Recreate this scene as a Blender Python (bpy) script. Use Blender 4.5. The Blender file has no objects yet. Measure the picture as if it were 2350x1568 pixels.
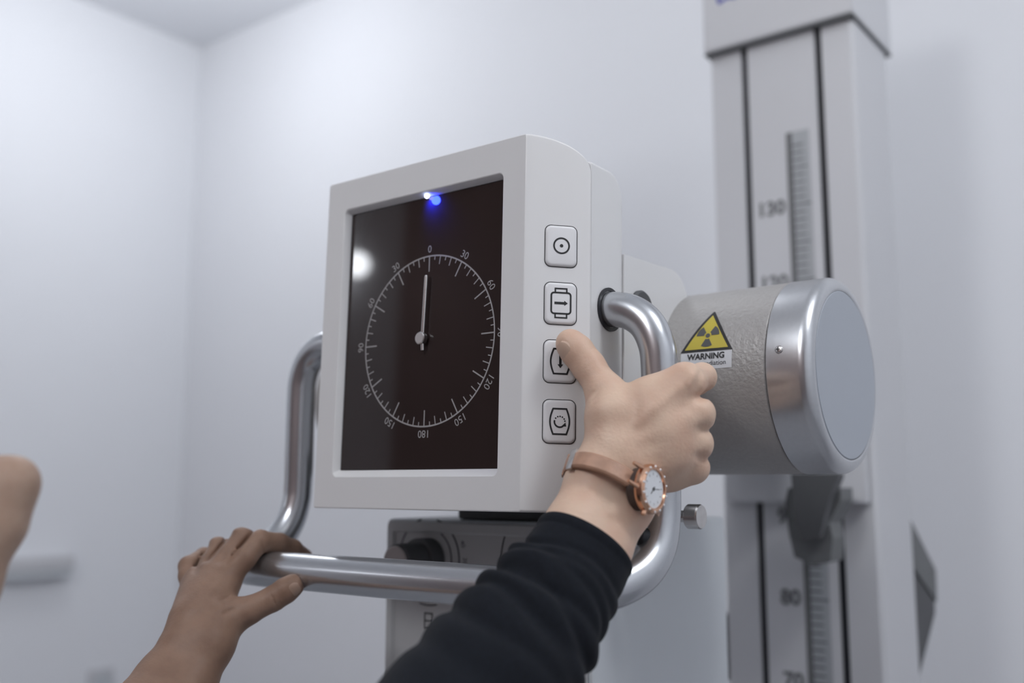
import bpy, bmesh, math
import numpy as np
from mathutils import Vector, Matrix

# ------------------------------------------------------------------ camera, light, exposure
ZC = 1.30                                   # camera height; the room's floor is z = 0
F_PX, CX, CY = 2285.0, 1175.0, 784.0
YAW = math.radians(52.5)
PITCH = math.atan(328 / F_PX)
cR = np.array([math.sin(YAW), math.cos(YAW), 0.0])
cH = np.array([-math.cos(YAW), math.sin(YAW), 0.0])
cF = cH * math.cos(PITCH) + np.array([0, 0, math.sin(PITCH)])
cU = -cH * math.sin(PITCH) + np.array([0, 0, math.cos(PITCH)])
EYE = np.array([0, 0, ZC])

scene = bpy.context.scene
COL = scene.collection
cam = bpy.data.cameras.new('camera')
cam.sensor_width = 36.0
cam.lens = F_PX * 36.0 / 2350.0
cam.clip_start = 0.02
cam.dof.use_dof = True
cam.dof.focus_distance = 0.715
cam.dof.aperture_fstop = 3.0
co = bpy.data.objects.new('camera', cam)
COL.objects.link(co)
co.matrix_world = Matrix(((cR[0], cU[0], -cF[0], 0), (cR[1], cU[1], -cF[1], 0), (cR[2], cU[2], -cF[2], ZC), (0, 0, 0, 1)))
scene.camera = co

world = bpy.data.worlds.new('world')
world.use_nodes = True
world.node_tree.nodes['Background'].inputs[0].default_value = (0.75, 0.8, 0.9, 1)
world.node_tree.nodes['Background'].inputs[1].default_value = 0.1
scene.world = world
vs = scene.view_settings
vs.view_transform = 'Standard'
vs.look = 'None'
vs.gamma = 1.0
vs.exposure = 0.0
vs.use_curve_mapping = False


def area_light(name, loc, size, power, color=(1, 1, 1), target=None, sy=None):
    l = bpy.data.lights.new(name, 'AREA')
    l.shape = 'RECTANGLE'
    l.size, l.size_y = size, sy or size
    l.energy = power
    l.color = color
    o = bpy.data.objects.new(name, l)
    COL.objects.link(o)
    o.location = (loc[0], loc[1], loc[2] + ZC)
    if target is not None:
        d = Vector(target) - Vector(loc)
        o.rotation_euler = d.to_track_quat('-Z', 'Y').to_euler()
    return o


# ceiling lamps of the room and an added wall fill (all out of frame, at the ceiling)
def globe_light(name, loc, radius, power, color):
    l = bpy.data.lights.new(name, 'POINT')
    l.shadow_soft_size = radius
    l.energy = power
    l.color = color
    o = bpy.data.objects.new(name, l)
    COL.objects.link(o)
    o.location = (loc[0], loc[1], loc[2] + ZC)


globe_light('ceiling_globe_corner', (-2.0, 1.2, 1.16), 0.14, 8.3, (0.95, 0.97, 1.0))
globe_light('added_wall_fill', (-0.95, 1.0, 1.17), 0.14, 3.2, (0.95, 0.97, 1.0))  # added fill light that brightens the back wall
globe_light('ceiling_globe_centre', (-0.35, -0.95, 1.17), 0.14, 31, (0.96, 0.98, 1.0))
globe_light('ceiling_globe_side', (0.55, 0.55, 1.17), 0.14, 20, (0.96, 0.98, 1.0))


# ------------------------------------------------------------------ helpers
def at(u, v, d):
    """point of the room at depth d (metres) along the viewing axis"""
    return EYE + d * (cF + cR * (u - CX) / F_PX + cU * (CY - v) / F_PX)


def W3(x, y, z):
    return np.array([x, y, z + ZC])


def tag(o, label=None, cat=None, group=None, kind=None):
    if label: o['label'] = label
    if cat: o['category'] = cat
    if group: o['group'] = group
    if kind: o['kind'] = kind
    return o


def empty(name, M=None, label=None, cat=None):
    o = bpy.data.objects.new(name, None)
    o.empty_display_size = 0.02
    COL.objects.link(o)
    if M is not None:
        o.matrix_world = M
    tag(o, label, cat)
    return o


def sharpen(bm, ang=20):
    for f in bm.faces: f.smooth = True
    t = math.radians(ang)
    for e in bm.edges:
        if len(e.link_faces) == 2 and e.calc_face_angle(0) > t:
            e.smooth = False


def link(name, bm, mat, parent=None, ang=20, mats=None, normals=True):
    if normals:
        bmesh.ops.recalc_face_normals(bm, faces=bm.faces[:])
    sharpen(bm, ang)
    me = bpy.data.meshes.new(name)
    bm.to_mesh(me)
    bm.free()
    for m in (mats or [mat]):
        me.materials.append(m)
    o = bpy.data.objects.new(name, me)
    COL.objects.link(o)
    if parent is not None:
        o.parent = parent           # all parents' children are given in the parent's own space
    return o


def box_bm(lo, hi, bev=0.0, seg=2, bm=None):
    bm2 = bmesh.new()
    lo, hi = Vector(lo), Vector(hi)
    bmesh.ops.create_cube(bm2, size=1.0)
    for v in bm2.verts:
        v.co = Vector((lo[i] + (v.co[i] + 0.5) * (hi[i] - lo[i]) for i in range(3)))
    if bev > 0:
        bmesh.ops.bevel(bm2, geom=bm2.edges[:], offset=bev, segments=seg, profile=0.5, affect='EDGES')
    if bm is None:
        return bm2
    merge(bm, bm2)
    return bm


def merge(bm, other, M=None):
    if M is not None:
        other.transform(M)
    me = bpy.data.meshes.new('t')
    other.to_mesh(me)
    other.free()
    bm.from_mesh(me)
    bpy.data.meshes.remove(me)


def rrect(x0, x1, z0, z1, r, n=5):
    """rounded rectangle, counter-clockwise, 4*n points"""
    pts = []
    r = max(r, 1e-5)
    for cx, cz, a0 in ((x1 - r, z1 - r, 0), (x0 + r, z1 - r, 90), (x0 + r, z0 + r, 180), (x1 - r, z0 + r, 270)):
        for k in range(n):
            a = math.radians(a0 + 90.0 * k / (n - 1))
            pts.append((cx + r * math.cos(a), cz + r * math.sin(a)))
    return pts


def loft(rings, close_start=False, close_end=False, bm=None):
    """rings: list of lists of 3-D points with equal counts"""
    bm = bm or bmesh.new()
    vr = [[bm.verts.new(p) for p in r] for r in rings]
    n = len(vr[0])
    for a, b in zip(vr[:-1], vr[1:]):
        for i in range(n):
            j = (i + 1) % n
            bm.faces.new((a[i], a[j], b[j], b[i]))
    if close_start: bm.faces.new(vr[0])
    if close_end: bm.faces.new(vr[-1])
    return bm


def lathe(profile, n=64, axis='Z', bm=None, cap=True):
    """profile: (radius, height) pairs; axis picks the direction of height"""
    rings = []
    for r, h in profile:
        ring = []
        for i in range(n):
            a = 2 * math.pi * i / n
            c, s = r * math.cos(a), r * math.sin(a)
            ring.append({'Z': (c, s, h), 'X': (h, c, s), 'Y': (c, h, s)}[axis])
        rings.append(ring)
    return loft(rings, cap, cap, bm)


def catmull(pts, sub=8):
    P = [np.array(p, float) for p in pts]
    P = [2 * P[0] - P[1]] + P + [2 * P[-1] - P[-2]]
    out = []
    for i in range(1, len(P) - 2):
        for k in range(sub):
            t = k / sub
            a, b, c, d = P[i - 1], P[i], P[i + 1], P[i + 2]
            out.append(0.5 * (2 * b + (c - a) * t + (2 * a - 5 * b + 4 * c - d) * t * t + (3 * b - a - 3 * c + d) * t ** 3))
    out.append(P[-2])
    return out


def frames(path):
    T = [path[min(i + 1, len(path) - 1)] - path[max(i - 1, 0)] for i in range(len(path))]
    T = [t / np.linalg.norm(t) for t in T]
    ref = np.array([0, 0, 1.0]) if abs(T[0][2]) < 0.9 else np.array([1.0, 0, 0])
    n = np.cross(T[0], ref); n /= np.linalg.norm(n)
    out = []
    for t in T:
        n = n - t * (n @ t); n /= np.linalg.norm(n)
        out.append((t, n, np.cross(t, n)))
    return out


def tube(path, radius, n=24, cap=True, bm=None):
    """radius: number or list per point"""
    fr = frames(path)
    rings = []
    for i, (p, (t, a, b)) in enumerate(zip(path, fr)):
        r = radius[i] if hasattr(radius, '__len__') else radius
        rings.append([p + r * (a * math.cos(2 * math.pi * k / n) + b * math.sin(2 * math.pi * k / n)) for k in range(n)])
    return loft(rings, cap, cap, bm)


def prism(poly, lo, hi, axis='X'):
    """polygon extruded along an axis; poly in the other two axes (cyclic order XY, XZ->'Y', YZ->'X')"""
    def P(a, b, h):
        return {'X': (h, a, b), 'Y': (a, h, b), 'Z': (a, b, h)}[axis]
    return loft([[P(a, b, lo) for a, b in poly], [P(a, b, hi) for a, b in poly]], True, True)


class Flat:
    """flat printed marks: polygons in the xy plane (z = 0), x right, y up"""
    def __init__(self):
        self.bm = bmesh.new()

    def poly(self, pts):
        self.bm.faces.new([self.bm.verts.new((x, y, 0)) for x, y in pts])

    def stroke(self, pts, w, closed=False):
        P = [Vector(p) for p in pts]
        n = len(P)
        L, Rr = [], []
        for i in range(n):
            a = P[i - 1] if (closed or i > 0) else P[i]
            b = P[(i + 1) % n] if (closed or i < n - 1) else P[i]
            d1 = (P[i] - a).normalized() if (P[i] - a).length > 1e-9 else (b - P[i]).normalized()
            d2 = (b - P[i]).normalized() if (b - P[i]).length > 1e-9 else d1
            t = (d1 + d2).normalized() if (d1 + d2).length > 1e-6 else d1
            nn = Vector((-t.y, t.x))
            k = 1 / max(0.5, nn.dot(Vector((-d1.y, d1.x))))
            L.append(P[i] + nn * w / 2 * k)
            Rr.append(P[i] - nn * w / 2 * k)
        vl = [self.bm.verts.new((p.x, p.y, 0)) for p in L]
        vr = [self.bm.verts.new((p.x, p.y, 0)) for p in Rr]
        for i in range(n if closed else n - 1):
            j = (i + 1) % n
            self.bm.faces.new((vl[i], vl[j], vr[j], vr[i]))

    def disc(self, x, y, r, n=20):
        self.poly([(x + r * math.cos(2 * math.pi * i / n), y + r * math.sin(2 * math.pi * i / n)) for i in range(n)])

    def arc(self, x, y, r, a0, a1, w, n=24):
        closed = abs(a1 - a0) >= 360
        k = n if closed else n + 1
        self.stroke([(x + r * math.cos(math.radians(a0 + (a1 - a0) * i / n)), y + r * math.sin(math.radians(a0 + (a1 - a0) * i / n))) for i in range(k)], w, closed)

    def text(self, s, size, x, y, rot=0.0, bold=0.0, sx=1.0):
        cu = bpy.data.curves.new('t', 'FONT')
        cu.body = s
        cu.size = size
        cu.align_x, cu.align_y = 'CENTER', 'CENTER'
        cu.offset = bold
        cu.resolution_u = 3
        ob = bpy.data.objects.new('t', cu)
        COL.objects.link(ob)
        dg = bpy.context.evaluated_depsgraph_get()
        me = bpy.data.meshes.new_from_object(ob.evaluated_get(dg))
        bpy.data.objects.remove(ob)
        bpy.data.curves.remove(cu)
        me.transform(Matrix.Translation((x, y, 0)) @ Matrix.Rotation(rot, 4, 'Z') @ Matrix.Diagonal((sx, 1, 1, 1)))
        self.bm.from_mesh(me)
        bpy.data.meshes.remove(me)

    def put(self, name, mat, parent, M=None, bend=None, cuts=None, flip=False):
        bm = self.bm
        if cuts:
            for y in cuts:
                bmesh.ops.bisect_plane(bm, geom=bm.verts[:] + bm.edges[:] + bm.faces[:], plane_co=(0, y, 0), plane_no=(0, 1, 0))
        bmesh.ops.recalc_face_normals(bm, faces=bm.faces[:])
        for f in bm.faces:
            if f.normal.z < 0: f.normal_flip()
        if bend:
            for v in bm.verts: v.co = bend(v.co)
        if M is not None:
            bm.transform(M)
        return link(name, bm, mat, parent, normals=False)


# ------------------------------------------------------------------ materials
def material(name, color, rough=0.5, metal=0.0, spec=0.5, noise=0.0, nscale=40.0, bump=0.0, bscale=300.0, bdist=0.001,
             sss=0.0, coat=0.0, sheen=0.0, emit=None, estr=0.0, color2=None):
    m = bpy.data.materials.new(name)
    m.use_nodes = True
    nt = m.node_tree
    b = nt.nodes['Principled BSDF']
    b.inputs['Base Color'].default_value = (*color, 1)
    b.inputs['Roughness'].default_value = rough
    b.inputs['Metallic'].default_value = metal
    b.inputs['Specular IOR Level'].default_value = spec
    if sss:
        b.inputs['Subsurface Weight'].default_value = sss
        b.inputs['Subsurface Radius'].default_value = (1.0, 0.35, 0.2)
        b.inputs['Subsurface Scale'].default_value = 0.004
    if coat: b.inputs['Coat Weight'].default_value = coat
    if sheen:
        b.inputs['Sheen Weight'].default_value = sheen
        b.inputs['Sheen Roughness'].default_value = 0.5
    if emit:
        b.inputs['Emission Color'].default_value = (*emit, 1)
        b.inputs['Emission Strength'].default_value = estr
    tc = nt.nodes.new('ShaderNodeTexCoord')
    if noise:
        n = nt.nodes.new('ShaderNodeTexNoise')
        n.inputs['Scale'].default_value = nscale
        n.inputs['Detail'].default_value = 4
        r = nt.nodes.new('ShaderNodeValToRGB')
        c2 = color2 or tuple(c * (1 - noise) for c in color)
        r.color_ramp.elements[0].color = (*c2, 1)
        r.color_ramp.elements[1].color = (*color, 1)
        r.color_ramp.elements[0].position = 0.35
        r.color_ramp.elements[1].position = 0.65
        nt.links.new(tc.outputs['Object'], n.inputs['Vector'])
        nt.links.new(n.outputs['Fac'], r.inputs['Fac'])
        nt.links.new(r.outputs['Color'], b.inputs['Base Color'])
    if bump:
        n2 = nt.nodes.new('ShaderNodeTexNoise')
        n2.inputs['Scale'].default_value = bscale
        n2.inputs['Detail'].default_value = 3
        bp = nt.nodes.new('ShaderNodeBump')
        bp.inputs['Strength'].default_value = bump
        bp.inputs['Distance'].default_value = bdist
        nt.links.new(tc.outputs['Object'], n2.inputs['Vector'])
        nt.links.new(n2.outputs['Fac'], bp.inputs['Height'])
        nt.links.new(bp.outputs['Normal'], b.inputs['Normal'])
    return m


M = dict(
    wall=material('wall_paint', (0.80, 0.815, 0.85), 0.75, noise=0.015, nscale=2, bump=0.05, bscale=120),
    ceil=material('ceiling_paint', (0.80, 0.815, 0.85), 0.8, noise=0.01, nscale=2),
    floor=material('vinyl_floor', (0.36, 0.365, 0.385), 0.45, noise=0.1, nscale=8),
    rear=material('brown_partition', (0.20, 0.135, 0.125), 0.6, noise=0.15, nscale=5),
    plastic=material('white_plastic', (0.71, 0.71, 0.715), 0.32, spec=0.4, noise=0.01, nscale=20),
    button=material('button_plastic', (0.72, 0.72, 0.735), 0.35, spec=0.45, noise=0.01, nscale=60),
    gap=material('dark_gap', (0.02, 0.02, 0.022), 0.6, noise=0.1),
    ink=material('black_ink', (0.012, 0.012, 0.014), 0.5, noise=0.1),
    glass=material('tinted_glass', (0.026, 0.0175, 0.0165), 0.04, spec=0.5, noise=0.05, nscale=3),
    dial=material('dial_print', (0.36, 0.345, 0.345), 0.5, noise=0.05, nscale=80),
    steel=material('polished_steel', (0.62, 0.60, 0.59), 0.25, metal=1.0, noise=0.1, nscale=200),
    led=material('indicator_diode', (0.6, 0.7, 1.0), 0.3, emit=(0.55, 0.65, 1.0), estr=9.0, noise=0.01),
    silver=material('silver_lacquer', (0.55, 0.565, 0.59), 0.24, metal=0.9, noise=0.03, nscale=600, bump=0.03, bscale=1500, bdist=0.0003),
    tubep=material('hammered_grey_paint', (0.37, 0.358, 0.35), 0.45, metal=0.25, noise=0.05, nscale=300, bump=0.7, bscale=330, bdist=0.0010),
    ring=material('satin_aluminium', (0.56, 0.57, 0.59), 0.28, metal=0.9, noise=0.03, nscale=300),
    cap=material('grey_cap_plastic', (0.40, 0.43, 0.48), 0.5, noise=0.01, nscale=30),
    yellow=material('label_yellow', (0.52, 0.43, 0.055), 0.45, noise=0.06, nscale=60),
    labelw=material('label_white', (0.62, 0.63, 0.66), 0.45, noise=0.02, nscale=60),
    collw=material('collimator_paint', (0.55, 0.58, 0.61), 0.4, noise=0.02, nscale=10),
    collg=material('collimator_face_grey', (0.45, 0.45, 0.455), 0.5, noise=0.05, nscale=10),
    beige=material('knob_plastic', (0.42, 0.38, 0.37), 0.5, noise=0.05, nscale=40),
    black=material('black_rubber', (0.012, 0.013, 0.018), 0.45, noise=0.1, nscale=40),
    dgrey=material('dark_grey_plastic', (0.075, 0.077, 0.082), 0.55, noise=0.1, nscale=20),
    mgrey=material('mid_grey_plastic', (0.15, 0.155, 0.16), 0.55, noise=0.1, nscale=20),
    column=material('column_paint', (0.60, 0.605, 0.63), 0.4, noise=0.02, nscale=5),
    scale=material('steel_scale', (0.42, 0.44, 0.46), 0.4, metal=0.3, noise=0.05, nscale=50),
    blue=material('blue_print', (0.06, 0.07, 0.42), 0.5, noise=0.05),
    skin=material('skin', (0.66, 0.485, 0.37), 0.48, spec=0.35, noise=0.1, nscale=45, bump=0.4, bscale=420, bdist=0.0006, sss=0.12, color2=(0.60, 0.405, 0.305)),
    skin2=material('skin_shaded', (0.255, 0.160, 0.114), 0.5, spec=0.3, noise=0.1, nscale=45, bump=0.4, bscale=420, bdist=0.0006, sss=0.12, color2=(0.205, 0.124, 0.087)),  # left arm's skin, darkened in colour for shade from the operator's body
    skin3=material('skin_olive', (0.46, 0.325, 0.25), 0.5, spec=0.3, noise=0.1, nscale=45, sss=0.12, color2=(0.42, 0.285, 0.215)),
    nail=material('fingernail', (0.56, 0.40, 0.31), 0.3, spec=0.5, noise=0.05, nscale=100),
    cloth=material('navy_knit', (0.0065, 0.0085, 0.0135), 0.85, spec=0.2, noise=0.25, nscale=350, bump=0.5, bscale=1400, bdist=0.0006, sheen=0.03),
    leather=material('tan_leather', (0.46, 0.27, 0.185), 0.42, noise=0.2, nscale=120, bump=0.3, bscale=600, bdist=0.0004),
    leatherd=material('dark_leather', (0.055, 0.034, 0.027), 0.6, noise=0.3, nscale=120, bump=0.3, bscale=600, bdist=0.0004),
    gold=material('rose_gold', (0.72, 0.43, 0.29), 0.2, metal=1.0, noise=0.05, nscale=200),
    wface=material('watch_face_white', (0.75, 0.77, 0.80), 0.3, noise=0.05, nscale=150, coat=0.6),
    lamp=material('lamp_globe', (0.9, 0.9, 0.9), 0.4, emit=(0.92, 0.95, 1.0), estr=22.0, noise=0.01),
    nail2=material('fingernail_shaded', (0.30, 0.20, 0.15), 0.35, spec=0.45, noise=0.05, nscale=100),  # nail darkened to go with the shade in that hand's colour
    crystal=material('crystal', (0.9, 0.9, 0.92), 0.05, spec=1.0, noise=0.01, coat=1.0),
)


# ------------------------------------------------------------------ the room
def struct(name, lo, hi, mat, label):
    o = link(name, box_bm((lo[0], lo[1], lo[2] + ZC), (hi[0], hi[1], hi[2] + ZC)), mat)
    return tag(o, label, None, None, 'structure')


X0, X1, Y0, Y1, ZT = -2.70, 1.50, -1.62, 1.84, 1.42
struct('floor', (X0 - .1, Y0 - .1, -ZC - .1), (X1 + .1, Y1 + .1, -ZC), M['floor'], 'grey vinyl floor of the examination room')
struct('ceiling', (X0 - .1, Y0 - .1, ZT), (X1 + .1, Y1 + .1, ZT + .1), M['ceil'], 'plain white painted ceiling')
struct('wall_left', (X0 - .1, Y0 - .1, -ZC), (X0, Y1 + .1, ZT), M['wall'], 'plain white wall meeting the back wall in the corner')
struct('wall_back', (X0, Y1, -ZC), (X1 + .1, Y1 + .1, ZT), M['wall'], 'plain white wall behind the column')
struct('wall_right', (X1, Y0 - .1, -ZC), (X1 + .1, Y1, ZT), M['wall'], 'plain white wall beyond the column')
struct('wall_front', (X0, Y0 - .1, -ZC), (X1, Y0, ZT), M['rear'], 'brown partition wall opposite the control panel')

# ------------------------------------------------------------------ wall things
t = empty('wall_lamp', Matrix.Translation((X0, -1.31, 0.915 + ZC)), 'small round globe lamp on the white left wall', 'lamp')
link('back_plate', lathe([(0.045, 0.0), (0.045, 0.012), (0.02, 0.02), (0.016, 0.035)], 32, 'X'), M['steel'], t)
bm = bmesh.new(); bmesh.ops.create_uvsphere(bm, u_segments=32, v_segments=16, radius=0.046)
bm.transform(Matrix.Translation((0.078, 0, 0)))
link('globe', bm, M['lamp'], t)

t = empty('wall_box', Matrix.Translation((X0, 1.40, -0.23 + ZC)), 'pale grey box on the left wall beside the bent elbow, blurred', 'box')
link('housing', box_bm((0, -0.11, 0.0032), (0.05, 0.085, 0.038), 0.004), M['column'], t)
link('lower_strip', box_bm((0, -0.105, -0.019), (0.045, 0.080, 0.0028), 0.003), M['collw'], t)
t = empty('wall_socket', Matrix.Translation((X0, 1.61, -0.55 + ZC)), 'small pale grey plate low on the left wall, cut by the photo edge', 'socket')
link('plate', box_bm((0, -0.04, -0.04), (0.01, 0.035, 0.035), 0.003), M['column'], t)
link('insert', lathe([(0.024, 0.0101), (0.024, 0.013), (0.021, 0.0135), (0.019, 0.0115)], 28, 'X'), M['collw'], t)

# ------------------------------------------------------------------ column stand
CYF, CYB = 1.204, 1.335
cxl, cxr = -0.5765, -0.386
col = empty('column_stand', Matrix.Translation(((cxl + cxr) / 2, (CYF + CYB) / 2, 0)), 'tall white rail column with two dark slots and a centimetre scale', 'column')
cb = Vector(col.location)


def inC(x, y, z):                     # room coordinates -> the column's own
    return (x - cb.x, y - cb.y, z + ZC)


sl = [(-0.5335, -0.5240), (-0.4325, -0.4225)]      # the two slots
prof = [(cxl, CYF)]
for a, b in sl:
    prof += [(a, CYF), (a, CYF + 0.03), (b, CYF + 0.03), (b, CYF)]
prof += [(cxr, CYF), (cxr + 0.004, CYF + 0.006), (cxr + 0.004, CYB), (cxl - 0.002, CYB), (cxl - 0.002, CYF + 0.004)]
bm = loft([[inC(x, y, -1.30) for x, y in prof], [inC(x, y, 0.592) for x, y in prof]])
link('column_body', bm, M['column'], col, 20)
for a, b in sl:
    link('slot_liner', box_bm(inC(a + .0002, CYF + 0.004, -1.29), inC(b - .0002, CYF + 0.029, 0.588)), M['black'], col)
link('head_cover', box_bm(inC(-0.583, 1.193, 0.587), inC(-0.3775, 1.353, 0.86), 0.004), M['column'], col)
link('head_rim', box_bm(inC(-0.5825, 1.1935, 0.5835), inC(-0.378, 1.3525, 0.5868), 0.001), M['mgrey'], col)
link('base_plate', box_bm(inC(-0.68, 1.10, -1.30), inC(-0.28, 1.46, -1.27), 0.004), M['mgrey'], col)
f = Flat()
f.stroke([(-0.012, 0.004), (-0.004, 0.0075), (0.004, 0.0075), (0.012, 0.0045)], 0.005)
f.stroke([(-0.012, 0.002), (-0.016, 0.02)], 0.004)
f.stroke([(0.012, 0.004), (0.016, 0.022)], 0.004)
f.put('emblem', M['blue'], col, Matrix.Translation(inC(-0.545, 1.1928, 0.650)) @ Matrix.Rotation(math.radians(90), 4, 'X'))
# scale plate with its dark shadow edge, ticks and numbers
link('scale_shadow_edge', box_bm(inC(-0.4745, CYF - 0.0008, -1.2), inC(-0.4665, CYF + 0.002, 0.452)), M['mgrey'], col)  # shadow along the scale recess, put in as a dark strip
link('scale_plate', box_bm(inC(-0.4665, CYF - 0.0006, -1.2), inC(-0.4440, CYF + 0.002, 0.452)), M['scale'], col)
f = Flat()
for cm in range(30, 139):
    z = -0.138 + (cm - 80) * 0.00985
    w = 0.0225 if cm % 10 == 0 else (0.018 if cm % 5 == 0 else 0.0145)
    f.poly([(0, z - 0.0009), (w, z - 0.0009), (w, z + 0.0009), (0, z + 0.0009)])
f.put('scale_ticks', M['dgrey'], col, Matrix.Translation(inC(-0.4665, CYF - 0.0009, 0)) @ Matrix.Rotation(math.radians(90), 4, 'X'))
for cm in range(60, 140, 10):
    f = Flat()
    f.text(str(cm), 0.026, -0.4925 - (0.006 if cm > 99 else 0), -0.138 + (cm - 80) * 0.00985, bold=0.0008)
    f.put('scale_number', M['mgrey'], col, Matrix.Translation(inC(0, CYF - 0.0006, 0)) @ Matrix.Rotation(math.radians(90), 4, 'X'))
# dark angular guard at the back of the column's right side, and a small plate on its left edge
link('side_guard', prism([(a - cb.y, b + ZC) for a, b in [(1.3352, -0.046), (1.434, -0.114), (1.431, -0.155), (1.3352, -0.105)]], -0.46 - cb.x, -0.3815 - cb.x, 'X'), M['mgrey'], col)
link('side_guard', prism([(a - cb.y, b + ZC) for a, b in [(1.3352, -0.1055), (1.4295, -0.1555), (1.428, -0.170), (1.3352, -0.243)]], -0.46 - cb.x, -0.384 - cb.x, 'X'), M['dgrey'], col)
link('edge_plate', box_bm(inC(cxl - 0.012, CYF + 0.003, -0.246), inC(cxl - 0.0021, CYF + 0.02, -0.165), 0.001), M['dgrey'], col)

# ------------------------------------------------------------------ carriage on the column
car = empty('carriage', Matrix.Translation((-0.482, 1.18, 0.05 + ZC)), 'white sliding carriage on the column with a dark grey grip below the tube', 'carriage')
kb = Vector(car.location)


def inK(x, y, z):
    return (x - kb.x, y - kb.y, z + ZC - kb.z)


link('carriage_body', box_bm(inK(-0.569, 1.186, -0.0225), inK(-0.388, 1.2025, 0.15), 0.004), M['column'], car)
link('cross_arm', box_bm(inK(-0.55, 0.87, 0.02), inK(-0.45, 1.1645, 0.13), 0.006), M['column'], car)
link('grip', prism([(a - kb.x, b + ZC - kb.z) for a, b in [(-.458, -.004), (-.4625, -.022), (-.459, -.058), (-.4535, -.083), (-.431, -.091), (-.412, -.086), (-.408, -.06), (-.4115, -.043), (-.397, -.018), (-.397, -.004)]], 1.125 - kb.y, 1.1648 - kb.y, 'Y'), M['mgrey'], car)
link('grip_core', prism([(a - kb.x, b + ZC - kb.z) for a, b in [(-.446, .012), (-.4435, -.040), (-.436, -.064), (-.416, -.060), (-.409, -.035), (-.402, -.014), (-.392, .008), (-.392, .012)]], 1.105 - kb.y, 1.1245 - kb.y, 'Y'), M['dgrey'], car)

# ------------------------------------------------------------------ X-ray tube housing
TY, TZ, TR, TX = 0.770, 0.0845, 0.0765, -0.262
tub = empty('xray_tube', Matrix.Translation((-0.54, TY, TZ + ZC)), 'grey cylindrical X-ray tube housing with a yellow radiation warning label', 'x-ray tube')
tx = 0.54
SEAM = -0.2970
link('tube_housing', lathe([(0.0, -0.80 + tx), (TR - .012, -0.80 + tx), (TR, -0.79 + tx), (TR, SEAM - .0008 + tx), (TR - .001, SEAM + tx), (0.0, SEAM + tx)], 128, 'X', cap=False), M['tubep'], tub)
rr = []
for k in range(9):
    a = math.radians(90 * k / 8)
    rr.append((TR - 0.009 + 0.0095 * math.cos(a), TX - 0.0095 + 0.0095 * math.sin(a) + tx))
link('end_ring', lathe([(TR - .02, SEAM + .0004 + tx), (TR - .0006, SEAM + .0004 + tx), (TR + .0004, SEAM + .0014 + tx)] + rr + [(TR - .0105, TX - .0004 + tx), (TR - .0105, TX - .003 + tx)], 128, 'X', cap=False), M['ring'], tub)
link('end_plate', lathe([(0.0, TX + tx), (TR - .0115, TX + tx), (TR - .0108, TX - .0006 + tx), (TR - .0108, TX - .004 + tx)], 96, 'X', cap=False), M['cap'], tub)
# screw on the ring
a = math.radians(10.1)
n = Vector((0, -math.cos(a), math.sin(a)))
tz = Vector((0, math.sin(a), math.cos(a)))
SM = Matrix.Translation(Vector((-0.2857 + tx, 0, 0)) + n * (TR + .0003)) @ Matrix(((1, 0, 0, 0), (0, tz.y, n.y, 0), (0, tz.z, n.z, 0), (0, 0, 0, 1)))
bm = lathe([(0.0030, -0.0006), (0.0030, 0.0006), (0.0024, 0.0014), (0.0010, 0.0018)], 24)
bm.transform(SM)
sc = link('screw', bm, M['steel'], tub)
f = Flat(); f.stroke([(-0.0016, 0), (0.0016, 0)], 0.0007); f.stroke([(0, -0.0016), (0, 0.0016)], 0.0007)
f.put('screw_slot', M['ink'], sc, SM @ Matrix.Translation((0, 0, 0.0019)))
# warning label, wrapped on the cylinder: local x along the axis, y along the arc from angle 0
LX0, LX1 = -0.3662 + tx, -0.3230 + tx


def wrap(h):
    def g(c):
        an = c.y / TR
        return Vector((c.x, -(TR + h) * math.cos(an), (TR + h) * math.sin(an)))
    return g


cuts = [i * 0.002 for i in range(-2, 32)]
yb, yt, ym = math.radians(2.3) * TR, math.radians(40.8) * TR, math.radians(12.9) * TR
f = Flat(); f.poly([(LX0, yb), (LX1, yb), (LX1, ym), (LX0, ym)])
lab = f.put('warning_label', M['labelw'], tub, bend=wrap(0.0003), cuts=cuts)
tag(lab, 'white label panel lettered WARNING under a yellow radiation triangle')
lm = (LX0 + LX1) / 2
tri = [(LX0 - .0004, ym - .0002), (LX1 + .0004, ym - .0002), (lm + .0006, yt), (lm - .0006, yt)]
f = Flat(); f.poly(tri)
f.put('triangle_border', M['ink'], lab, bend=wrap(0.0005), cuts=cuts)
k, cy_ = 0.83, ym + (yt - ym) * 0.335
f = Flat(); f.poly([(lm + (x - lm) * k, cy_ + (y - cy_) * k) for x, y in [(LX0 - .0004, ym - .0002), (LX1 + .0004, ym - .0002), (lm, yt)]])
f.put('triangle_field', M['yellow'], lab, bend=wrap(0.0007), cuts=cuts)
f = Flat(); cy2 = cy_ + 0.0006
f.disc(lm, cy2, 0.0019)
for a0 in (270, 30, 150):
    A = [math.radians(a0 - 29 + 58 * i / 8) for i in range(9)]
    f.poly([(lm + 0.0096 * math.cos(q), cy2 + 0.0096 * math.sin(q)) for q in A] + [(lm + 0.0031 * math.cos(q), cy2 + 0.0031 * math.sin(q)) for q in reversed(A)])
f.put('trefoil', M['dgrey'], lab, bend=wrap(0.0009), cuts=cuts)
f = Flat()
f.text('WARNING', 0.0066, lm, ym - 0.0042, bold=0.00022, sx=0.98)
f.text('radiation', 0.0053, lm + 0.0078, yb + 0.0044, sx=0.98)
f.put('label_text', M['ink'], lab, bend=wrap(0.0006), cuts=cuts)
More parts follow.
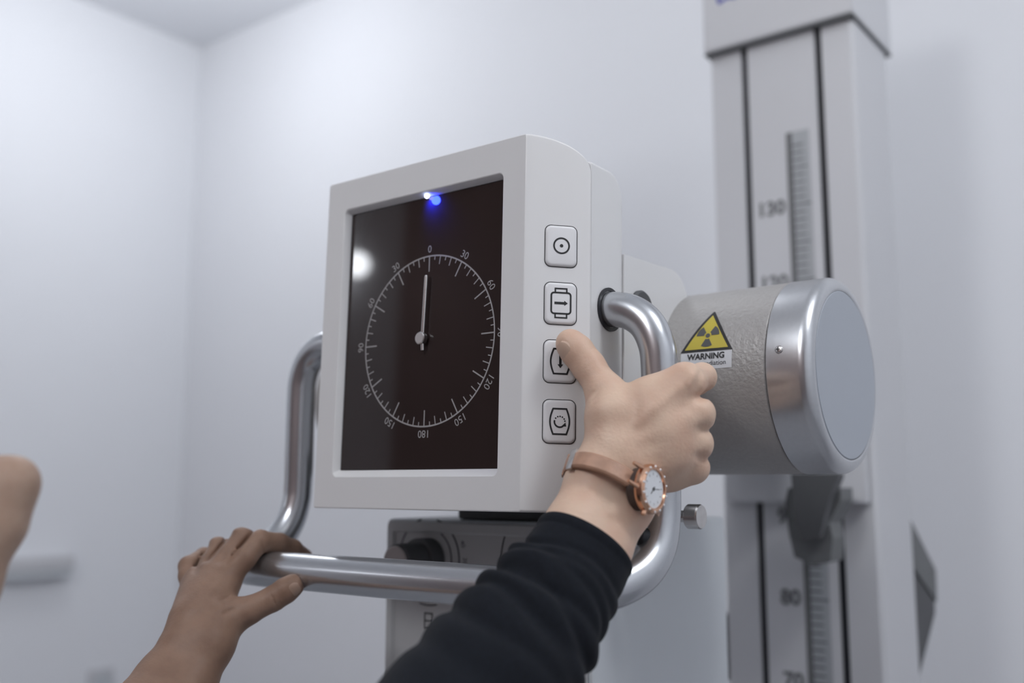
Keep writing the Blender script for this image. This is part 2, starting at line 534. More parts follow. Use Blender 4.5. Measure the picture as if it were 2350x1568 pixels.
# block that carries the tube behind the panel
link('mount_block', prism([(y - TY, z - TZ) for y, z in [(0.6374, 0.03), (0.6418, 0.174)] + [(0.7165 + .028 * math.sin(math.radians(q)), .147 + .028 * math.cos(math.radians(q))) for q in range(0, 91, 10)] + [(0.7445, 0.03)]], -0.66 + tx, -0.3845 + tx, 'X'), M['plastic'], tub)
pb = lathe([(0.0, 0.004), (0.013, 0.004), (0.0145, 0.0025), (0.0145, 0.0002)], 40, 'X', cap=False)
pb.transform(Matrix.Translation((-0.3845 + tx, 0.664 - TY, 0.1345 - TZ)))
link('mount_boss', pb, M['dgrey'], tub)

# ------------------------------------------------------------------ collimator under the tube
KX0, KX1, KY0, KY1, KZ = -0.6715, -0.4440, 0.683, 0.926, -0.0318
cl = empty('collimator', Matrix.Translation(((KX0 + KX1) / 2, (KY0 + KY1) / 2, -0.30 + ZC)), 'grey box collimator with dial knobs under the tube, partly behind the sleeve', 'collimator')
lb = Vector(cl.location)


def inL(x, y, z):
    return (x - lb.x, y - lb.y, z + ZC - lb.z)


link('body', box_bm(inL(KX0, KY0, -0.30), inL(KX1, KY1, KZ), 0.003), M['collw'], cl)
link('neck_plate', box_bm(inL(-0.600, 0.700, KZ + .0002), inL(-0.47, 0.86, -0.018), 0.003), M['dgrey'], cl)
link('neck', lathe([(0.07, KZ + .01 - lb.z + ZC), (0.07, 0.0072 - lb.z + ZC)], 48), M['dgrey'], cl).location = (-0.56 - lb.x, TY - lb.y, 0)
fp = link('face_plate', box_bm(inL(KX0 + .004, KY0 - .003, -0.298), inL(KX1 - .004, KY0 - .0002, KZ - .0015), 0.001), M['collg'], cl)
FY = KY0 - .003
bm = loft([[inL(x, FY, z) for x, z in rrect(KX0 + .004, KX1 - .004, -.298, KZ - .0015, .003)], [inL(x, FY - .003, z) for x, z in rrect(KX0 + .006, KX1 - .006, -.296, KZ - .003, .003)], [inL(x, FY - .003, z) for x, z in rrect(KX0 + .012, KX1 - .012, -.290, KZ - .010, .003)], [inL(x, FY - .0002, z) for x, z in rrect(KX0 + .014, KX1 - .014, -.288, KZ - .012, .003)]])
link('face_frame', bm, M['collg'], cl)
for kx in (-0.616, -0.470):
    p = lathe([(0.0, -0.043), (0.0135, -0.043), (0.0155, -0.041), (0.0155, -0.016), (0.019, -0.015), (0.019, 0.0)], 40, 'Y', cap=False)
    kn = link('dial_knob', p, M['dgrey'], cl)
    kn.location = inL(kx, FY - .0003, -0.0665)
    tag(kn, 'dark dial knob with a pale end cap')
    link('knob_cap', lathe([(0.0, -0.0445), (0.0125, -0.0445), (0.0137, -0.0435), (0.0137, -0.0405)], 40, 'Y', cap=False), M['beige'], kn)
for kx in (-0.616, -0.470):
    f = Flat()
    f.arc(kx, -0.0665, 0.027, -70, 62, 0.0013)
    f.arc(kx, -0.0665, 0.036, -75, 75, 0.0016)
    f.arc(kx, -0.0665, 0.036, 105, 250, 0.0016)
    if kx > -0.5: f.arc(kx, -0.0665, 0.0635, 150, 200, 0.0014)
    f.arc(kx, -0.0665, 0.0405, 255, 285, 0.0012)
    for q in range(-40, 41, 20):
        f.text(str(20 + abs(q)), 0.0065, kx + 0.0425 * math.cos(math.radians(q)), -0.0665 + 0.0425 * math.sin(math.radians(q)), math.radians(q - 90))
    f.stroke([(kx - .004, -.114), (kx + .005, -.114), (kx + .005, -.127), (kx - .004, -.127)], 0.0014, True)
    f.stroke([(kx - .004, -.1205), (kx + .005, -.1205)], 0.0012)
    f.put('dial_print', M['black'], cl, Matrix.Translation(inL(0, FY - .0003, 0)) @ Matrix.Rotation(math.radians(90), 4, 'X'))
kn = link('lock_knob', lathe([(0.0045, -0.02), (0.0045, 0.0), (0.0088, 0.0003), (0.0095, 0.0012), (0.0095, 0.0105), (0.0088, 0.0118), (0.0, 0.012)], 36, 'X', cap=False), M['steel'], cl)
kn.location = inL(-0.3665, 0.700, -0.0245)
tag(kn, 'small knurled steel lock knob')
link('knob_bracket', box_bm(inL(-0.46, 0.694, KZ + .0003), inL(-0.385, 0.706, -0.018), 0.001), M['steel'], cl)

# ------------------------------------------------------------------ control panel
LEAN = 0.0309
PW, PH = 0.2118, 0.274
pan = empty('control_panel', Matrix.Translation((-0.6293, 0.5539, -0.019 + ZC)) @ Matrix.Rotation(-LEAN, 4, 'X'), 'white X-ray control panel with a dark dial screen, symbol buttons and a tubular handle', 'control panel')
CH = math.radians(48)
TC = 1 / math.tan(CH)


def ztop(y):
    u = min(1.0, max(0.0, y / 0.036))
    return 0.249 + 0.025 * math.sqrt(max(0.0, 1 - u * u))


rings = []
def ring(y, x0, x1, z0, z1, r): rings.append([(x, y, z) for x, z in rrect(x0, x1, z0, z1, r, 9)])
ring(0.0080, 0.0234, 0.1884, 0.0302, 0.2452, 0.001)
ring(0.0056, 0.0234, 0.1884, 0.0302, 0.2452, 0.001)
ring(0.0010, 0.0214, 0.1898, 0.0258, 0.2476, 0.004)
ring(0.0003, 0.0209, 0.1903, 0.0252, 0.2482, 0.0045)
ring(0.0000, 0.0203, 0.1909, 0.0246, 0.2488, 0.005)
ring(0.0000, 0.0010, PW - .0010, 0.0010, 0.2732, 0.002)
ring(0.0003, 0.0003, PW - .0003, 0.0003, 0.2738, 0.0022)
for i in range(1, 25):
    y = 0.036 * math.sin(math.radians(90 * i / 24)) if i < 24 else 0.036
    ring(y, -y * TC, PW + y * TC, 0.0 + 0.03 * max(0, y - 0.02), ztop(y), 0.0022)
bm = loft(rings, False, True)
link('front_shell', bm, M['plastic'], pan, 15)
rings = []
s = 0.0360 * TC
ring(0.0365, -s + .0006, PW + s - .0006, 0.004, 0.2560, 0.003)
ring(0.0372, -s, PW + s, 0.003, 0.2570, 0.003)
for q in range(0, 91, 9):
    a = math.radians(q)
    ring(0.062 + 0.0195 * math.sin(a), -s + .0012 * (1 - math.cos(a)), PW + s - .0012 * (1 - math.cos(a)), 0.003 + .004 * (1 - math.cos(a)), 0.2570 - 0.0195 * (1 - math.cos(a)), 0.003)
link('rear_housing', loft(rings, True, True), M['plastic'], pan, 20)
# screen
scr = link('display_screen', box_bm((0.0236, 0.0062, 0.0304), (0.1882, 0.0079, 0.2450), 0.0003), M['glass'], pan)
DX, DZ, DR = 0.1136, 0.1296, 0.0668
MXZ = Matrix.Rotation(math.radians(90), 4, 'X')     # print plane: local x -> x, y -> z, facing -y
f = Flat()
f.arc(0, 0, DR, 0, 360, 0.00115, 120)
for i in range(72):
    a = math.radians(i * 5)
    L = 0.0125 if i % 6 == 0 else (0.0068 if i % 2 == 0 else 0.0034)
    w = 0.00105 if i % 6 == 0 else 0.0008
    c, s_ = math.cos(a), math.sin(a)
    f.stroke([(DR * c, DR * s_), ((DR - L) * c, (DR - L) * s_)], w)
f.put('dial_scale', M['dial'], scr, Matrix.Translation((DX, 0.0060, DZ)) @ MXZ)
for i in range(12):
    v = i * 30 if i <= 6 else 360 - i * 30
    th = math.radians(90 - i * 30)
    f = Flat()
    f.text(str(v), 0.0082, 0.0722 * math.cos(th), 0.0722 * math.sin(th), math.radians(-i * 30))
    f.put('dial_number', M['dial'], scr, Matrix.Translation((DX, 0.0060, DZ)) @ MXZ)
# pendulum pointer in front of the glass
hx, hz = 0.1108, 0.1308
ptr = link('pointer', tube([np.array([hx + .0014, 0.0032, hz - 0.0095]), np.array([hx + .0009, 0.0032, hz - 0.004]), np.array([hx + 0.0008, 0.0032, hz]), np.array([hx + 0.0026, 0.0032, hz + 0.048]), np.array([hx + 0.00265, 0.0032, hz + 0.0495]), np.array([hx + 0.0027, 0.0032, hz + 0.0501])], [0.0014, 0.0014, 0.0015, 0.0015, 0.0012, 0.0004], 16), M['steel'], pan)
bm = lathe([(0.0, -0.0008), (0.0042, -0.0008), (0.0049, -0.0002), (0.0049, 0.0034), (0.002, 0.0036), (0.002, 0.0052)], 36, 'Y', cap=False)
bm.transform(Matrix.Translation((hx, 0.0010, hz)))
link('pointer_hub', bm, M['steel'], ptr)
bm = bmesh.new(); bmesh.ops.create_uvsphere(bm, u_segments=16, v_segments=10, radius=0.0019)
bm.transform(Matrix.Translation((0.1108, 0.0036, 0.2452)))
tag(link('indicator_light', bm, M['led'], pan), 'small glowing blue-white indicator light')
l = bpy.data.lights.new('indicator_glow', 'SPOT')
l.energy = 0.26; l.color = (0.008, 0.018, 1.0); l.shadow_soft_size = 0.0042; l.spot_size = math.radians(120); l.spot_blend = 0.7
lo = bpy.data.objects.new('indicator_glow', l); COL.objects.link(lo); lo.parent = pan
lo.location = (0.1135, 0.0015, 0.2434)
lo.rotation_euler = Vector((0.3, 0.9, -0.6)).to_track_quat('-Z', 'Y').to_euler()

# symbol buttons on the chamfered side
tg = Vector((math.cos(CH), math.sin(CH), 0)); nn = Vector((math.sin(CH), -math.cos(CH), 0))
BT = 0.02630


def sym_circle(f):
    f.arc(0, 0, 0.0056, 0, 360, 0.00125, 40); f.disc(0, 0, 0.00125)


def sym_box_arrow(f):
    pts = rrect(-0.0071, 0.0071, -0.0076, 0.0076, 0.002)
    f.stroke(pts, 0.00125, True)
    for s in (1, -1):
        f.stroke([(-0.0042, s * 0.0076), (-0.0042, s * 0.0106), (0.0042, s * 0.0106), (0.0042, s * 0.0076)], 0.0011)
    f.poly([(-0.0048, -0.0009), (0.0024, -0.0009), (0.0024, 0.0009), (-0.0048, 0.0009)])
    f.poly([(0.0024, -0.0019), (0.0050, 0.0), (0.0024, 0.0019)])


def barrel(f):
    pts = [(0.0048 + 0.0022 * math.cos(math.radians(q)), 0.0089 * q / 90) for q in range(-90, 91, 15)]
    pts += [(-x, y) for x, y in reversed(pts)]
    f.stroke(pts, 0.00125, True)


def sym_barrel_down(f):
    barrel(f)
    f.poly([(-0.0009, 0.0046), (0.0009, 0.0046), (0.0009, -0.0022), (-0.0009, -0.0022)])
    f.poly([(-0.0021, -0.0022), (0.0021, -0.0022), (0.0, -0.0050)])


def sym_barrel_turn(f):
    barrel(f)
    f.arc(0, -0.0002, 0.0038, 165, 320, 0.0012)
    for q in (140, 112, 86, 60, 32, 8):
        f.disc(0.0038 * math.cos(math.radians(q)), -0.0002 + 0.0038 * math.sin(math.radians(q)), 0.0006, 8)
    f.poly([(0.0012, -0.0033), (0.0047, -0.0035), (0.0042, -0.0006)])


for bz, sym, lbl in ((0.1901, sym_circle, 'pale button with a dot in a circle'), (0.1478, sym_box_arrow, 'pale button with a right arrow in a box'),
                     (0.1058, sym_barrel_down, 'pale button with a down arrow, under the thumb'), (0.0632, sym_barrel_turn, 'pale button with a turning arrow')):
    o_ = Vector((PW, 0, 0)) + tg * BT + Vector((0, 0, bz))
    BM = Matrix(((tg.x, 0, nn.x, o_.x), (tg.y, 0, nn.y, o_.y), (0, 1, 0, o_.z), (0, 0, 0, 1)))
    R3 = lambda i, z: [(x, y, z) for x, y in rrect(-0.0116 + i, 0.0116 - i, -0.0151 + i, 0.0151 - i, 0.0044 - i * .8, 7)]
    bm = loft([R3(0, -0.0010), R3(0, 0.0004), R3(0.0003, 0.0011), R3(0.0011, 0.0017), R3(0.0022, 0.0019)], True, True)
    bm.transform(BM)
    b = link('control_button', bm, M['button'], pan, 40)
    tag(b, lbl)
    bm = loft([[(x, y, 0.00015) for x, y in rrect(-0.0117, 0.0117, -0.0152, 0.0152, 0.0044, 7)], [(x, y, 0.00018) for x, y in rrect(-0.0122, 0.0122, -0.0157, 0.0157, 0.0048, 7)]])
    bm.transform(BM)
    link('button_gap', bm, M['gap'], b)
    f = Flat(); sym(f)
    f.put('button_symbol', M['ink'], b, BM @ Matrix.Translation((0, 0, 0.00205)))

# handle: path in room coordinates, brought into the panel's space
hp = [(-0.41, .62, .128), (-0.393, .62, .128), (-0.379, .62, .1275), (-0.3655, .62, .1235), (-0.3535, .62, .114), (-0.3462, .62, .099), (-0.3442, .62, .082), (-0.3440, .62, .04), (-0.3440, .62, 0.0),
      (-0.3440, .6185, -.022), (-0.3448, .612, -.042), (-0.348, .598, -.057), (-0.3555, .579, -.066), (-0.368, .562, -.0695), (-0.388, .552, -.070), (-0.42, .55, -.070)]
hq = [(-0.66, .55, -.070), (-0.690, .5505, -.070), (-0.711, .554, -.0697), (-0.724, .565, -.0675), (-0.7285, .583, -.061), (-0.728, .601, -.049), (-0.7268, .613, -.033), (-0.726, .6185, -.016)] + [(-1.07 - x, y, z) for x, y, z in reversed(hp[:9])]
path = catmull(hp, 6) + catmull(hq, 6)
inv = pan.matrix_world.inverted()
path = [np.array(inv @ Vector((p[0], p[1], p[2] + ZC))) for p in path]
rad = []
for p in path:
    k = min(1.0, max(0.0, (-p[2] - 0.0) / 0.05))
    rad.append(0.0131 + 0.0016 * k)
hd = link('handle_bar', tube(path, rad, 40), M['silver'], pan)
tag(hd, 'silver tubular handle looping below the panel')
for sx in (1, -1):
    xx = PW + 0.0324 + .0002 if sx > 0 else -0.0324 - .0002
    c = inv @ Vector((-0.3845, .62, .128 + ZC))
    bm = lathe([(0.0138, 0.0), (0.0164, 0.0), (0.0164, 0.0012 * sx), (0.0138, 0.0012 * sx)], 36, 'X', cap=False)
    bm.transform(Matrix.Translation((xx, c.y, c.z)))
    link('handle_grommet', bm, M['black'], pan)
q0 = Vector(inv @ Vector(at(1497, 1243, .690))); q1 = Vector(inv @ Vector(at(1463, 1226, .672)))
d = np.array(q1 - q0); q0 = np.array(q0)
link('lever_tip', tube([q0, q0 + d * .45, q0 + d * .75, q0 + d * .93, q0 + d], [0.0066, 0.0072, 0.0064, 0.004, 0.0012], 20), M['black'], hd)


# ------------------------------------------------------------------ skin surfaces from blended capsules
def smin(a, b, k):
    h = np.clip(0.5 + 0.5 * (b - a) / k, 0, 1)
    return b + (a - b) * h - k * h * (1 - h)


class Body:
    def __init__(self, groups, h):
        """groups: list of lists of (p0, r0, p1, r1); the first is the trunk that all others blend into"""
        pts = np.array([p for g in groups for c in g for p in (c[0], c[2])])
        rm = max(max(c[1], c[3]) for g in groups for c in g)
        self.h = h
        self.lo = pts.min(0) - rm - 4 * h
        self.n = np.ceil((pts.max(0) + rm + 4 * h - self.lo) / h).astype(int) + 1
        self.F = None

    def grid(self, sl):
        ax = [(np.arange(s.start, s.stop) * self.h + self.lo[i]).astype(np.float32) for i, s in enumerate(sl)]
        return ax[0][:, None, None], ax[1][None, :, None], ax[2][None, None, :]

    def window(self, p0, p1, m):
        lo = np.floor((np.minimum(p0, p1) - m - self.lo) / self.h).astype(int)
        hi = np.ceil((np.maximum(p0, p1) + m - self.lo) / self.h).astype(int) + 1
        return tuple(slice(max(0, a), min(n, b)) for a, b, n in zip(lo, hi, self.n))

    def seg(self, sl, p0, p1):
        x, y, z = self.grid(sl)
        d = (p1 - p0); L = max(d @ d, 1e-12)
        t = np.clip(((x - p0[0]) * d[0] + (y - p0[1]) * d[1] + (z - p0[2]) * d[2]) / L, 0, 1)
        q = np.sqrt((x - p0[0] - t * d[0]) ** 2 + (y - p0[1] - t * d[1]) ** 2 + (z - p0[2] - t * d[2]) ** 2)
        return q, t

    def field(self, caps, k, m=0.02):
        F = np.full(self.n, 0.05, np.float32)
        for p0, r0, p1, r1 in [c[:4] for c in caps]:
            sl = self.window(p0, p1, max(r0, r1) + m)
            q, t = self.seg(sl, p0, p1)
            F[sl] = smin(F[sl], q - (r0 + (r1 - r0) * t), k)
        return F

    def build(self, groups, ks, kf, kj=0.0012):
        trunk = self.field(groups[0], ks)
        out = trunk.copy()
        for g in groups[1:]:
            fg = self.field(g, kf)
            kk = g[0][4] if len(g[0]) > 4 else 0.006
            out = smin(out, smin(trunk, fg, kk), kj)
        self.F = out
        return self

    def crease(self, p0, p1, w, depth):
        sl = self.window(p0, p1, w * 3)
        q, t = self.seg(sl, p0, p1)
        self.F[sl] += depth * np.exp(-(q / w) ** 2)

    def groove(self, a, b, d0, d1, w, depth):
        """groove pressed along a line between two (u, v) marks, for surface between depths d0 and d1"""
        ps = np.array([at(*q, d) for q in (a, b) for d in (d0, d1)])
        sl = self.window(ps.min(0), ps.max(0), w * 3)
        x, y, z = self.grid(sl)
        x, y, z = x - EYE[0], y - EYE[1], z - EYE[2]
        dep = x * cF[0] + y * cF[1] + z * cF[2]
        u = (x * cR[0] + y * cR[1] + z * cR[2]) / dep * F_PX
        v = -(x * cU[0] + y * cU[1] + z * cU[2]) / dep * F_PX
        ax_, ay_ = a[0] - CX, a[1] - CY
        dx, dy = b[0] - a[0], b[1] - a[1]
        t = np.clip(((u - ax_) * dx + (v - ay_) * dy) / (dx * dx + dy * dy), 0, 1)
        q = np.sqrt((u - ax_ - t * dx) ** 2 + (v - ay_ - t * dy) ** 2) * dep / F_PX
        self.F[sl] += np.where((dep > d0) & (dep < d1), depth * np.exp(-(q / w) ** 2) * np.sin(np.pi * np.clip(t * .96 + .02, 0, 1)) ** .5, 0)

    def mesh(self, name, mat, parent, smooth=2):
        F = self.F; h = self.h
        S = F < 0
        nx, ny, nz = F.shape
        acc = np.zeros((nx - 1, ny - 1, nz - 1, 3), np.float32)
        cnt = np.zeros((nx - 1, ny - 1, nz - 1), np.int32)
        cross = []
        for ax in range(3):
            a = [slice(None)] * 3; b = [slice(None)] * 3
            a[ax] = slice(0, -1); b[ax] = slice(1, None)
            I = np.argwhere(S[tuple(a)] != S[tuple(b)])
            J = I.copy(); J[:, ax] += 1
            fa, fb = F[tuple(I.T)], F[tuple(J.T)]
            t = fa / (fa - fb)
            pos = I.astype(np.float32); pos[:, ax] += t
            o1, o2 = [(1, 2), (2, 0), (0, 1)][ax]
            for d1 in (0, 1):
                for d2 in (0, 1):
                    C = I.copy(); C[:, o1] -= d1; C[:, o2] -= d2
                    ok = (C[:, 0] >= 0) & (C[:, 1] >= 0) & (C[:, 2] >= 0) & (C[:, 0] < nx - 1) & (C[:, 1] < ny - 1) & (C[:, 2] < nz - 1)
                    np.add.at(acc, tuple(C[ok].T), pos[ok]); np.add.at(cnt, tuple(C[ok].T), 1)
            cross.append((ax, o1, o2, I, S[tuple(I.T)]))
        ids = -np.ones(cnt.shape, np.int64)
        act = np.argwhere(cnt > 0)
        ids[tuple(act.T)] = np.arange(len(act))
        V = acc[tuple(act.T)] / cnt[tuple(act.T)][:, None]
        quads = []
        for ax, o1, o2, I, ins in cross:
            ok = (I[:, o1] > 0) & (I[:, o2] > 0) & (I[:, o1] < cnt.shape[o1]) & (I[:, o2] < cnt.shape[o2])
            I = I[ok]; ins = ins[ok]
            def cid(d1, d2):
                C = I.copy(); C[:, o1] -= d1; C[:, o2] -= d2
                return ids[tuple(C.T)]
            q = np.stack([cid(1, 1), cid(0, 1), cid(0, 0), cid(1, 0)], 1)
            q[~ins] = q[~ins][:, ::-1]
            quads.append(q)
        Q = np.concatenate(quads)
        Q = Q[(Q >= 0).all(1)]
        for _ in range(smooth):                    # light umbrella smoothing
            s = np.zeros_like(V); c = np.zeros(len(V), np.float32)
            for i in range(4):
                a, b = Q[:, i], Q[:, (i + 1) % 4]
                np.add.at(s, a, V[b]); np.add.at(c, a, 1)
                np.add.at(s, b, V[a]); np.add.at(c, b, 1)
            V = V * 0.5 + 0.5 * s / np.maximum(c, 1)[:, None]
        V = V * h + self.lo
        me = bpy.data.meshes.new(name)
        me.from_pydata(V.tolist(), [], Q.tolist())
        me.polygons.foreach_set('use_smooth', np.ones(len(Q), bool))
        me.materials.append(mat)
        o = bpy.data.objects.new(name, me)
        COL.objects.link(o)
        if parent is not None:
            o.parent = parent
            o.matrix_parent_inverse = parent.matrix_world.inverted()
        return o


def chain(pts):
    """(u, v, depth, radius) joints -> capsules"""
    P = [(at(u, v, d), r) for u, v, d, r in pts]
    return [(P[i][0], P[i][1], P[i + 1][0], P[i + 1][1]) for i in range(len(P) - 1)]


def blend(c, k):                     # blending width of a chain where it joins the trunk
    return [(*c[0], k)] + c[1:]


def nail(c, side, along, up, w, L, r, mat, parent, name='fingernail'):
    """curved nail plate: c centre on the finger axis, up = outward normal, along = towards the tip"""
    along = along / np.linalg.norm(along)
    up = up - along * (up @ along); up /= np.linalg.norm(up)
    side = np.cross(along, up)
    bm = bmesh.new()
    nu, nv = 11, 9
    G = []
    for j in range(nv):
        b = -1 + 2 * j / (nv - 1)
        row = []
        for i in range(nu):
            a = -1 + 2 * i / (nu - 1)
            lim = (1 - abs(b) ** 3.2 * 0.35) if b < 0 else (1 - abs(b) ** 3 * 0.45)
            ang = a * lim * w / r
            rr_ = r * (1 - 0.10 * max(0, b) ** 2) + 0.00035 - 0.0009 * max(0, abs(a) - .75) / .25 - 0.0007 * max(0, -b - .75) / .25
            row.append(bm.verts.new(c + along * (b * L / 2) + rr_ * (up * math.cos(ang) + side * math.sin(ang))))
        G.append(row)
    for j in range(nv - 1):
        for i in range(nu - 1):
            bm.faces.new((G[j][i], G[j][i + 1], G[j + 1][i + 1], G[j + 1][i]))
    o = link(name, bm, mat, parent)
    o.matrix_parent_inverse = parent.matrix_world.inverted()
    return o


def cam_dir(x, y, z):                # right, up, towards the camera
    v = cR * x + cU * y - cF * z
    return v / np.linalg.norm(v)


# ------------------------------------------------------------------ the operator's arms
op = empty('person', Matrix.Translation((-0.25, 0.25, 0)), 'person in a dark navy sleeve pressing a panel button and holding the handle bar', 'person')

# --- right hand on the upright of the handle, thumb on the third button
G = [chain([(1420, 1035, .664, .0150), (1500, 950, .664, .0130), (1578, 878, .668, .0110)]),
     chain([(1440, 1052, .662, .0160), (1525, 1000, .662, .0140), (1600, 950, .666, .0112)]),
     chain([(1462, 1075, .663, .0160), (1535, 1045, .664, .0135), (1597, 1018, .668, .0108)]),
     chain([(1468, 1085, .672, .0130), (1535, 1080, .676, .0120), (1590, 1072, .674, .0105)]),
     chain([(1402, 1015, .670, .0165), (1404, 955, .672, .0155), (1397, 915, .679, .0128)]),
     chain([(1412, 965, .674, .0145), (1490, 915, .672, .0125), (1565, 872, .670, .0095)]),
     chain([(1372, 1100, .662, .0190), (1410, 1040, .666, .0180)]),
     chain([(1432, 1150, .662, .0190), (1458, 1080, .668, .0155)]),
     chain([(1400, 1128, .662, .0195), (1440, 1060, .665, .0175)]),
     chain([(1322, 1222, .640, .0200), (1372, 1100, .662, .0190)]),
     chain([(1368, 1264, .639, .0200), (1432, 1150, .662, .0190)]),
     chain([(1262, 1362, .608, .0190), (1322, 1222, .640, .0200)]),
     chain([(1302, 1392, .608, .0190), (1368, 1264, .639, .0200)])]
trunk = [c for g in G for c in g]
thumb = blend(chain([(1402, 935, .679, .0138), (1387, 896, .683, .0122), (1350, 840, .691, .0112), (1324, 806, .6945, .0112), (1309, 789, .6955, .0104)]), 0.008)
index = blend(chain([(1580, 878, .668, .0105), (1611, 866, .694, .0096), (1600, 878, .722, .0086), (1560, 882, .733, .0078)]), 0.006)
middle = blend(chain([(1602, 950, .667, .0105), (1606, 958, .704, .0098), (1570, 965, .730, .0088), (1525, 968, .730, .0080)]), 0.005)
ringf = blend(chain([(1598, 1018, .668, .0102), (1600, 1026, .702, .0094), (1568, 1030, .727, .0084), (1525, 1032, .728, .0078)]), 0.005)
pinky = blend(chain([(1591, 1075, .672, .0098), (1590, 1082, .702, .0086), (1562, 1086, .722, .0078), (1530, 1084, .722, .0070)]), 0.005)

right = [trunk, thumb, index, middle, ringf, pinky]
B = Body(right, 0.0011).build(right, 0.009, 0.004)


def cr(a, b, w, d, k=1.7):
    B.crease(at(*a), at(*b), w, d * k)


# thumb joint folds, hollows between the knuckles, folds at the thumb root
for a, b, w, d in (((1336, 833), (1353, 812), .0009, .0007), ((1333, 842), (1364, 818), .0008, .0007), ((1338, 850), (1366, 828), .0008, .0006),
                   ((1355, 912), (1380, 884), .0013, .0009), ((1358, 926), (1376, 902), .0012, .0006), ((1625, 908), (1588, 914), .0034, .0022),
                   ((1632, 991), (1596, 984), .0034, .0018), ((1630, 1056), (1592, 1046), .0030, .0018), ((1607, 848), (1600, 900), .0030, .0016)):
    B.groove(a, b, .62, .71, w, d)
cr((1590, 864, .657), (1578, 880, .656), .0024, -.0008)
for q in ((1470, 1010, 1575, 960), (1490, 1040, 1575, 1015), (1460, 970, 1560, 890)):
    cr((q[0], q[1], .648), (q[2], q[3], .654), .0035, -.0006)
arm = B.mesh('arm', M['skin'], op)
tag(arm, 'right hand gripping the upright of the handle, thumb on a button')
tipd = at(1309, 789, .6955) - at(1324, 806, .6945)
nail(at(1313, 794, .6955), None, tipd, cam_dir(-.62, -.25, .75), .0072, .0125, .0118, M['nail'], arm)

# --- left hand over the cross bar
trunk = [c for g in [
    chain([(462, 1430, 0.7670, .0150), (514, 1332, 0.8009, .0122)]),
    chain([(448, 1428, 0.7671, .0155), (486, 1322, 0.8050, .0115)]),
    chain([(438, 1426, 0.7693, .0145), (458, 1326, 0.8110, .0108)]),
    chain([(432, 1424, 0.7724, .0125), (441, 1348, 0.8137, .0095)]),
    chain([(478, 1450, 0.7690, .0170), (505, 1432, 0.7720, .0160), (535, 1412, 0.7793, .0125)]),
    chain([(488, 1405, 0.7801, .0120), (522, 1335, 0.8046, .0100)]),
    chain([(430, 1480, 0.7580, .0185), (445, 1430, 0.7690, .0150)]),
    chain([(478, 1478, 0.7580, .0185), (490, 1440, 0.7690, .0160)]),
    chain([(375, 1560, 0.7370, .0195), (430, 1480, 0.7580, .0185)]),
    chain([(428, 1575, 0.7370, .0200), (478, 1478, 0.7580, .0185)]),
    chain([(230, 1740, 0.6700, .0250), (375, 1560, 0.7370, .0195)]),
    chain([(300, 1770, 0.6700, .0260), (428, 1575, 0.7370, .0200)]),
    chain([(30, 1990, 0.5900, .0330), (260, 1750, 0.6700, .0270)])] for c in g]
thumb = blend(chain([(525, 1418, .776, .0125), (570, 1402, .777, .0107), (628, 1374, .7825, .0097), (655, 1356, .785, .0098), (671, 1345, .7865, .0092)]), 0.007)
index = blend(chain([(518, 1328, 0.8020, .0112), (560, 1280, 0.8130, .0100), (594, 1243, 0.8240, .0094), (640, 1247, 0.8410, .0082), (672, 1259, 0.8530, .0074), (700, 1278, 0.8650, .0066)]), 0.0035)
middle = blend(chain([(488, 1318, 0.8060, .0105), (520, 1275, 0.8190, .0096), (553, 1238, 0.8300, .0093), (612, 1245, 0.8510, .0080), (655, 1265, 0.8670, .0070)]), 0.003)
ringf = blend(chain([(460, 1322, 0.8120, .0098), (480, 1288, 0.8240, .0090), (500, 1258, 0.8350, .0088), (552, 1262, 0.8590, .0076), (590, 1280, 0.8740, .0068)]), 0.0028)
pinky = blend(chain([(440, 1346, 0.8150, .0090), (433, 1322, 0.8230, .0080), (433, 1300, 0.8310, .0082), (468, 1277, 0.8510, .0073), (512, 1280, 0.8690, .0064)]), 0.0025)
left = [trunk, thumb, index, middle, ringf, pinky]
B = Body(left, 0.0010).build(left, 0.008, 0.003, 0.0004)
for a, b, w, d in (((516, 1296), (588, 1214), .0016, .0026), ((476, 1290), (534, 1222), .0016, .0026), ((447, 1306), (483, 1244), .0018, .0026), ((440, 1318), (456, 1296), .0030, .0018),
                   ((620, 1362), (634, 1390), .0009, .0009), ((627, 1380), (642, 1402), .0009, .0008), ((634, 1376), (650, 1396), .0008, .0006),
                   ((532, 1372), (505, 1378), .0020, .0014), ((545, 1394), (508, 1412), .0018, .0014), ((524, 1384), (512, 1390), .0014, .0008),
                   ((600, 1238), (604, 1270), .0014, .0012), ((540, 1222), (552, 1232), .0012, .0005)):
    B.groove(a, b, .74, .845, w, d)
for q in ((455, 1400, .757, 500, 1335, .786), (443, 1400, .758, 480, 1325, .791)):
    cr(q[:3], q[3:], .0032, -.0007)
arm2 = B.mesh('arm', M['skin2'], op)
tag(arm2, 'bare left arm with the hand over the cross bar')
tipd = at(671, 1345, .7865) - at(655, 1356, .785)
nail(at(668, 1347, .7862), None, tipd, cam_dir(.30, -.18, .93), .0064, .0125, .0096, M['nail2'], arm2)


